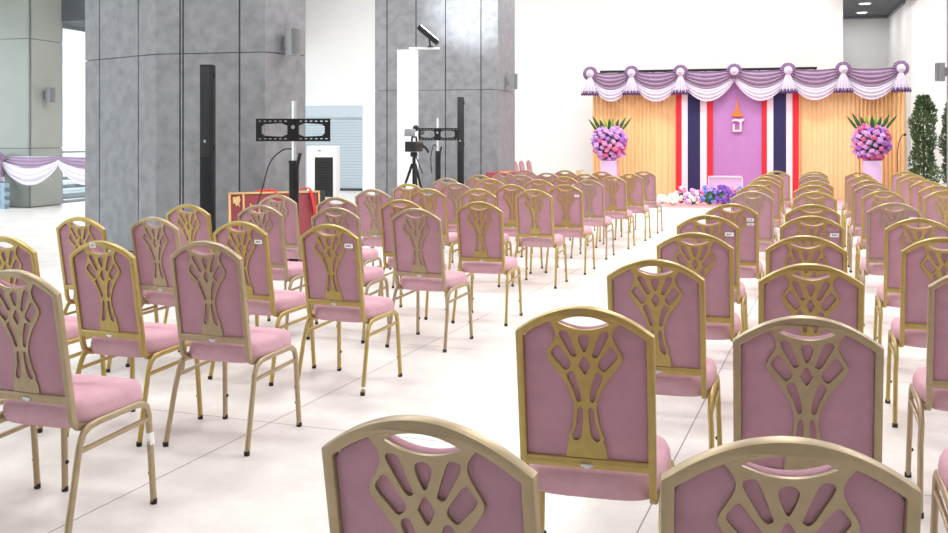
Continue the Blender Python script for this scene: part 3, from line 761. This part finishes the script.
MB().tube([(.12, -.03, zt - .035), (.17, -.04, zt - .03)], .028).obj('microphone', 'black_rubber', t)
MB().lathe([(.14, 0), (.14, .015), (.03, .03)], (0, 0, 0), 20).obj('base', 'black_metal', t)

# ------------------------------------------------------------------ conifers at the right
def conifer(px, Z, ytop, hw, label, seed):
    p = at(px, Z); hh = hgt(ytop, Z); rs = random.Random(seed)
    t = thing('potted_conifer', label, 'tree', p, 0, 'potted conifers at the right wall')
    MB().lathe([(.17, 0), (.24, .34), (.26, .36), (.22, .36), (.2, .3)], (0, 0, 0), 24).obj('pot', 'clay_pot', t)
    MB().tube([(0, 0, .28), (.01, 0, 1), (0, .01, hh - .1)], .03, taper=[1, .8, .2]).obj('trunk', 'bark', t)
    m = MB()
    for k in range(3800):
        b = rs.random() ** .85; a = rs.uniform(0, 2 * PI); z = .42 + (hh - .42) * b
        env = hw * (.95 + .13 * math.sin(8 * b + seed)) * min(1, (1 - b) * 2.6 + .3) * (1 + .28 * math.sin(3 * a + 17 * b + seed))
        r = env * math.sqrt(rs.uniform(.12, 1)); c = Vector((r * math.cos(a), r * math.sin(a), z))
        d = Vector((math.cos(a) * rs.uniform(.4, 1.2), math.sin(a) * rs.uniform(.4, 1.2), rs.uniform(.2, 1.4))).normalized()
        s_ = d.cross(Vector((rs.uniform(-1, 1), rs.uniform(-1, 1), rs.uniform(-1, 1)))).normalized(); L = rs.uniform(.05, .1); wv = rs.uniform(.012, .022)
        m.add([c, c + d * L * .5 + s_ * wv, c + d * L, c + d * L * .5 - s_ * wv], [(0, 1, 2, 3)])
    m.obj('foliage', 'conifer_leaf', t, smooth=False)
conifer(923.5, 20.6, 97, .225, 'tall narrow potted conifer beside the backdrop, fully in view', 1)
conifer(953, 21.3, 100, .2, 'tall narrow potted conifer cut by the right edge', 4)

# ------------------------------------------------------------------ television stands, speakers, cooler, post, camera
def tv_stand(px, Z, ybr, label, width, rz, ytop):
    t = thing('television_stand', label, 'stand', at(px, Z), rz, 'empty television stands')
    zb = hgt(ybr, Z); zt = hgt(ytop, Z)
    MB().tube([(0, 0, .9), (0, 0, zt)], .026).obj('pole', 'silver', t)
    s_ = MB().tube([(0, 0, .02), (0, 0, zb - .32)], rrect(.04, .05, .3)).obj('lower_column', 'black_metal', t)
    MB().tube([(0, 0, zb - .36), (0, 0, zb - .32)], rrect(.045, .055, .3)).obj('collar', 'dark_plastic', s_)
    hw, hh = width / 2, .115
    def oc(cx): return [(cx - .14, -.035), (cx - .11, -.060), (cx + .07, -.070), (cx + .13, -.045), (cx + .13, .045), (cx + .07, .070), (cx - .11, .060), (cx - .14, .035)]
    loops = [[(-hw, -hh), (hw, -hh), (hw, hh), (-hw, hh)], oc(-.19), [(-u, v) for u, v in oc(-.19)][::-1]]
    for sg in (-1, 1):
        for k in range(14):
            c = -hw + .04 + (2 * hw - .08) * k / 13; loops.append([(c - .014, sg * .092 - .006), (c + .014, sg * .092 - .006), (c + .014, sg * .092 + .006), (c - .014, sg * .092 + .006)])
    br = MB().plate(loops, lambda u, v, w: Vector((u, w, v + zb)), -.055, -.035).obj('bracket', 'black_metal', t, smooth=False)
    m = MB()
    for sg in (-1, 1): m.box((0, -.045, zb + sg * .112), (width, .03, .012))
    m.obj('bracket_lip', 'black_metal', br, smooth=False)
    MB().box((0, -.02, zb), (.10, .05, .2)).obj('mount', 'dark_plastic', t, bevel=.006)
    MB().lathe([(.02, 0), (.02, .012)], (0, 0, 0), 14).obj('knob', 'silver', br).matrix_local = Matrix.Translation((0.0, -.058, zb + .03)) @ Matrix.Rotation(R(90), 4, 'X')
    MB().box((0, 0, .02), (.7, .10, .04)).box((-.3, -.0, .02), (.08, .3, .04)).box((.3, 0, .02), (.08, .3, .04)).obj('base', 'black_metal', t, bevel=.008)
    MB().tube([(.035, -.03, zb - .42), (.05, -.05, zb - .34), (.075, -.05, zb - .24)], .018).obj('crank_handle', 'black_metal', t)
    return t, zb
t, zb = tv_stand(294, 10.5, 130, 'near black television stand with an empty bracket, before the big grey column', .775, 0, 101)
MB().tube(spline([(-.02, .0, zb - .20), (-.12, .02, zb - .21), (-.26, .05, zb - .34), (-.34, .06, zb - .60), (-.40, .06, zb - .80)], 6), .007).obj('cable', 'black_rubber', t)
t, zb = tv_stand(438, 19.1, 134.2, 'far black television stand with an empty bracket, beside the camera', .82, R(-8), 118)
MB().tube(spline([(.0, 0, zb - .3), (-.08, .0, zb - .2), (-.14, .0, zb - .45), (-.12, 0, zb - .75)], 6), .009).obj('cable', 'black_rubber', t)
def column_speaker(px, Z, ytop, label, wpx):
    t = thing('column_speaker', label, 'speaker', at(px, Z), 0, 'slim black column speakers'); zt = hgt(ytop, Z); w = wpx * Z / F
    zj = zt - .475 * (zt) 
    MB().box((0, 0, (zj + .03) / 2 + .01), (w, w * 1.2, zj - .03)).obj('lower_cabinet', 'black_metal', t, bevel=.006)
    up = MB().box((0, 0, (zj + zt) / 2), (w, w * 1.2, zt - zj - .012)).obj('upper_cabinet', 'black_metal', t, bevel=.006)
    MB().box((-.005, -w * .6 - .004, (zj + zt) / 2 - .002), (w * .86, .01, zt - zj - .06)).obj('grille', 'dark_plastic', up, bevel=.002)
    MB().box((-.01, -w * .6 - .011, zj + .2), (.022, .004, .03)).obj('badge', 'silver', up, smooth=False)
    for q in (.12, .88): MB().box((w / 2 + .006, 0, zj + (zt - zj) * q), (.014, .05, .06)).obj('hinge', 'dark_plastic', up, bevel=.003)
    MB().box((0, -.02, .02), (w * 2.6, w * 3, .04)).obj('foot', 'black_metal', t, bevel=.008)
column_speaker(207.8, 11.2, 64.5, 'slim black column speaker in front of the big near grey column', 12.2)
column_speaker(460.7, 19.6, 97, 'slim black column speaker in front of the far grey column', 6.6)
# white post with floodlight
Zp = 18.2; pc = at(406, Zp); zt = hgt(49.5, Zp)
t = thing('white_post', 'tall white square post in front of the far grey column', 'post', pc, -TH)
MB().box((0, .1, zt / 2), (.355, .16, zt)).obj('shaft', 'white_wall', t, bevel=.006)
MB().box((0, .1, .05), (.40, .22, .1)).obj('plinth', 'white_plastic', t, bevel=.006)
Zf = Zp + .05; fz = zt + .005
t = thing('floodlight', 'black floodlight on a white arm on top of the white post', 'light', at(415, Zf, fz), 0)
MB().box((.17, 0, .022), (.56, .06, .04)).obj('arm', 'white_plastic', t, bevel=.004)
MB().tube([(.28, -.06, .04), (.26, -.06, .18)], .014).tube([(.28, .06, .04), (.26, .06, .18)], .014).box((.28, 0, .05), (.1, .14, .02)).obj('yoke', 'black_metal', t)
rot = Matrix.Rotation(R(-40), 3, 'Y') 
hc = Vector((.24, 0, .26)); rotm = Matrix.Rotation(R(40), 3, 'Y')
b_ = MB().box(hc, (.46, .3, .09), rotm).obj('housing', 'black_metal', t, bevel=.012)
b_ = MB().box(hc + rotm @ Vector((0, 0, .05)), (.40, .26, .012), rotm).obj('lens', 'lamp_lens', t, smooth=False)
# air cooler
Zc = 19.6; pc = at(321, Zc)
t = thing('air_cooler', 'white upright air cooler with a dark louvred grille beside the shutter', 'air cooler', pc, R(-6)); zt = hgt(146, Zc)
wd = .58
m = MB(); m.box((0, .2, zt / 2 + .05), (wd, .4, zt - .1)); m.obj('body', 'white_plastic', t, bevel=.03)
m = MB(); 
gz0, gz1 = zt - 1.0, zt - .22
MB().box((.06, -.003, (gz0 + gz1) / 2), (.36, .02, gz1 - gz0)).obj('grille', 'black_rubber', t, smooth=False)
m = MB()
for k in range(15): m.box((.06, -.018, gz0 + .03 + (gz1 - gz0 - .06) * k / 14), (.36, .012, .02), Matrix.Rotation(R(25), 3, 'X'))
for k in range(2): m.box((.06 - .12 + .24 * k, -.02, (gz0 + gz1) / 2), (.01, .014, gz1 - gz0))
m.obj('louvres', 'dark_plastic', t, smooth=False)
MB().box((.03, -.004, zt - .1), (.3, .012, .09)).obj('control_panel', 'white_paper', t, bevel=.003)
MB().box((-.03, -.012, zt - .09), (.06, .008, .035)).obj('display', 'screen_blue', t, smooth=False)
for sx in (-.22, .22): MB().tube([(sx, .04, .04), (sx, .1, .04)], .04).obj('castor', 'black_rubber', t)
# camera on tripod
Zt = 17.0; pc = at(414, Zt)
t = thing('camera_tripod', 'black tripod holding the video camera before the white post', 'tripod', pc, 0)
for a in (R(-70), R(50), R(170)):
    l = MB().tube([(.03 * math.cos(a), .03 * math.sin(a), .98), (.2 * math.cos(a), .2 * math.sin(a), .5), (.36 * math.cos(a), .36 * math.sin(a), .02)], .02, taper=[1.2, 1, .8]).obj('leg', 'black_metal', t)
    MB().ball((.36 * math.cos(a), .36 * math.sin(a), .02), .026, 8, 6).obj('foot', 'black_rubber', l)
MB().tube([(0, 0, .6), (0, 0, 1.12)], .03).obj('centre_column', 'black_metal', t)
MB().box((0, 0, 1.14), (.12, .12, .08)).obj('head', 'dark_plastic', t, bevel=.01)
MB().tube([(.03, -.05, 1.12), (.1, -.22, .98), (.16, -.38, .84)], .011).obj('pan_handle', 'black_metal', t)
t = thing('video_camera', 'black video camera with monitor mounted on the tripod', 'camera', (pc.x, pc.y, 1.185), R(-14)); t.scale = (1.25, 1.25, 1.25)
MB().box((0, 0, .07), (.16, .34, .14)).obj('body', 'dark_plastic', t, bevel=.015)
MB().tube([(0, .16, .08), (0, .3, .08)], .055).obj('lens', 'black_rubber', t)
MB().tube([(0, -.1, .14), (0, -.08, .2), (0, .1, .2), (0, .12, .14)], .014).obj('handle', 'black_metal', t)
MB().box((-.02, -.12, .26), (.15, .03, .10), Matrix.Rotation(R(-15), 3, 'X')).obj('monitor', 'brushed_grey', t, bevel=.006)
MB().tube([(.04, .12, .24), (.04, .3, .26)], .02).obj('microphone', 'black_rubber', t)
MB().ball((.02, .02, .32), .045, 8, 6).obj('light_head', 'black_metal', t)
MB().tube([(.1, -.05, .1), (.16, .0, .06), (.17, .1, .0)], .02).obj('hand_strap', 'black_rubber', t)

# red sign board leaning before the big column
Zr = 11.22; xa, xb = (235 - CX) / F * Zr, (319 - CX) / F * Zr; wd = (xb - xa) * 1.10; zt = hgt(191.5, Zr)
t = thing('sign_board', 'red signboard with gold edging and an orange ribbon, leaning before the big column', 'board', ((xa + xb) / 2, Zr - .04, 0), R(25))
lean = Matrix.Rotation(R(-5), 3, 'X')
def lb(c, d): return MB().box(lean @ Vector(c), d, lean)
hh = zt / math.cos(R(5))
lb((0, .02, hh / 2), (wd, .04, hh)).obj('panel', 'dark_red', t, bevel=.004)
m = MB()
for c, d in (((-wd / 2 + .012, -.006, hh / 2), (.024, .02, hh)), ((-wd / 2 + .165, -.006, hh / 2), (.02, .02, hh)), ((0, -.006, hh - .012), (wd, .02, .022)), ((wd / 2 - .01, -.006, hh / 2), (.018, .02, hh))): m.box(lean @ Vector(c), d, lean)
m.obj('edging', 'pale_gold', t, smooth=False)
def LB(u, v, w): return lean @ Vector((u - wd / 2, -.006 - w, v))
MB().plate([[(.045, hh - .06), (.06, hh - .05), (.08, hh - .055), (.12, hh - .04), (.13, hh - .09), (.115, hh - .13), (.125, hh - .17), (.1, hh - .14), (.085, hh - .16), (.07, hh - .12), (.05, hh - .13)]], LB, 0, .008).obj('gold_emblem', 'pale_gold', t, smooth=False)
m = MB()
for l in ([(.235, hh - .13), (.25, hh - .13), (.25, hh - .21), (.30, hh - .21), (.30, hh - .23), (.235, hh - .23)], [(.33, hh - .14), (.345, hh - .14), (.345, hh - .23), (.33, hh - .23)]): m.plate([l], LB, 0, .008)
m.obj('gold_lettering', 'pale_gold', t, smooth=False)
def lp(u, v, w): return LB(u + wd / 2, v, w)
m = MB(); m.tube(spline([lp(-.2, hh + .006, -.03), lp(-.1, hh + .016, -.03), lp(.0, hh + .012, -.02)], 4), .013)
m.tube(spline([lp(.0, hh + .012, -.02), lp(.01, hh - .02, .03), lp(.015, hh - .09, .03)], 4), rrect(.004, .014, .3)); m.obj('ribbon', 'red_ribbon', t)
m = MB(); m.tube(spline([lp(.26, hh + .01, -.03), lp(.34, hh + .03, -.02), lp(.40, hh + .02, .01), lp(.42, hh - .08, .03), lp(.455, hh - .28, .02), lp(.46, hh - .45, .02)], 6), rrect(.006, .022, .3)); m.obj('ribbon', 'red_ribbon', t)
lb((wd / 2 + .035, .05, hh - .5), (.07, .08, 1.)).obj('dark_end_case', 'dark_plastic', t, bevel=.004)
# red cloth table behind the chairs near the white wall
Zq = 19.3
t = thing('cloth_table', 'low table under a red cloth, just showing above the chairs beside the far column', 'table', at(509, Zq), -TH); zt = hgt(172.2, Zq)
w2 = .38
def fn(a, b):
    k = a * 4; i = int(k) % 4; f = k - int(k); cs = [(-1, -1), (1, -1), (1, 1), (-1, 1)]; p, q = cs[i], cs[(i + 1) % 4]
    x, y = p[0] + (q[0] - p[0]) * f, p[1] + (q[1] - p[1]) * f; g = 1 + .06 * b * (1 + math.sin(a * 2 * PI * 14))
    return Vector((x * w2 * g, y * .3 * g, zt - (zt - .03) * b))
m = MB(); m.grid(fn, 112, 6, True); m.box((0, 0, zt), (w2 * 2, .6, .008)); m.obj('cloth', 'dark_red', t, angle=70)
MB().box((0, 0, zt - .03), (w2 * 1.9, .56, .04)).obj('tabletop', 'bark', t)
MB().box((-.05, .0, zt + .010), (.2, .3, .012)).obj('runner', 'orange_gold', t, smooth=False)

# ------------------------------------------------------------------ draped barrier at the far left
D0 = c3b - dep * .14
def DW(x): return D0 + rgt * x
t = thing('barrier_drape', 'mauve and white cloth drape swagged across the pale column at far left', 'drape', DW(0), -TH)
zt = 1.055; xA = -.545; xB = .80
o = swag_mesh(xB - xA, zt, zt, .10, .30, 4, .016, .04, .02).obj('mauve_swag', 'mauve_satin', t, (xA, 0, 0), angle=80)
o = swag_mesh(xB - xA, zt - .06, zt - .06, .12, .36, 3, .014, .05, .17, y0=-.03).obj('white_swag', 'white_satin', t, (xA, 0, 0), angle=80)
o = swag_mesh(1.3, zt, zt, .10, .30, 4, .016, .04, .02).obj('mauve_swag', 'mauve_satin', t, (xB, 0, 0), angle=80)
o = swag_mesh(1.3, zt - .06, zt - .06, .12, .34, 3, .014, .05, .17, y0=-.03).obj('white_swag', 'white_satin', t, (xB, 0, 0), angle=80)
o = swag_mesh(1.2, zt, zt, .10, .30, 4, .016, .04, .02).obj('mauve_swag', 'mauve_satin', t, (xA - 1.2, 0, 0), angle=80)
o = swag_mesh(1.2, zt - .06, zt - .06, .12, .34, 3, .014, .05, .17, y0=-.03).obj('white_swag', 'white_satin', t, (xA - 1.2, 0, 0), angle=80)
MB().tube([(xA - 1.3, .02, zt - .02), (xB + 1.4, .02, zt - .02)], .015).obj('rope', 'white_satin', t)
rosette(t, xA, -.06, zt - .02, .11, True, ('mauve_satin', 'mauve_satin', 'white_satin'), .40, .08)
for xx in (xB + 1.35,): MB().tube([(xx, .02, 0), (xx, .02, zt)], .018).lathe([(.13, 0), (.13, .015), (.02, .03)], (xx, .02, 0), 16).obj('post', 'brushed_grey', t)
t = thing('brick_pedestal', 'blue-grey brick pattern pedestal under the rosette at far left', 'pedestal', DW(-.55) - dep * .22, -TH)
m = MB()
for j in range(6):
    for k in range(3):
        xx = -.3 + .2 * k + (.1 if j % 2 else 0); x0, x1 = max(-.3, xx), min(.3, xx + .19)
        if x1 - x0 > .03: m.box(((x0 + x1) / 2, 0, .045 + j * .085), (x1 - x0, .14, .075))
m.box((0, .0, .26), (.58, .12, .52)); m.obj('brickwork', 'blue_grey_brick', t, smooth=False)

# ------------------------------------------------------------------ camera, lights, world
cd = bpy.data.cameras.new('camera'); cam = bpy.data.objects.new('camera', cd); COL.objects.link(cam)
cam.location = (0, 0, H); cam.rotation_euler = (R(90), 0, 0)
cd.sensor_fit = 'HORIZONTAL'; cd.sensor_width = 36; cd.lens = 36 * F / 948; cd.shift_y = -(266.5 - HY) / 948; cd.clip_start = .05; cd.clip_end = 300
S.camera = cam
def area(loc, size, power, col=(1, 1, 1), size_y=None, rot=(0, 0, -TH)):
    l = bpy.data.lights.new('ceiling_lamp', 'AREA'); l.energy = power; l.color = col; l.size = size
    if size_y: l.shape = 'RECTANGLE'; l.size_y = size_y
    o = bpy.data.objects.new('ceiling_lamp', l); COL.objects.link(o); o.location = loc; o.rotation_euler = rot
    return o
LP = 120
for i in range(4):
    for j in range(2, 7):
        p = GL(-26 + 4.7 * j) + rgt * (5.6 + 4.6 * i)
        area((p.x, p.y, CEIL - .06), 1.2, LP * (0, 0, .42, .8, 1, 1.15, 1.25)[j], (1, .992, .98))
# spot thrown by the floodlight onto the far column
sp = bpy.data.lights.new('floodlight_beam', 'SPOT'); sp.energy = 480; sp.spot_size = R(66); sp.spot_blend = 1; sp.shadow_soft_size = .12; sp.color = (.9, .97, 1)
so = bpy.data.objects.new('floodlight_beam', sp); COL.objects.link(so); so.location = at(415, Zf, fz) + Vector((.36, .1, .45))
tgt = at(476, 20.4, hgt(0, 20.4)); so.rotation_euler = (tgt - so.location).to_track_quat('-Z', 'Y').to_euler()
w = bpy.data.worlds.new('World'); S.world = w; w.use_nodes = True
bg = w.node_tree.nodes['Background']; bg.inputs[0].default_value = (.90, .96, 1, 1); bg.inputs[1].default_value = 4.5
S.view_settings.view_transform = 'Standard'; S.view_settings.look = 'None'; S.view_settings.gamma = 1; S.view_settings.exposure = .14
S.view_settings.use_curve_mapping = False
S.cycles.max_bounces = 8; S.cycles.diffuse_bounces = 5; S.cycles.transparent_max_bounces = 8; S.cycles.sample_clamp_indirect = 6
S.cycles.use_denoising = True
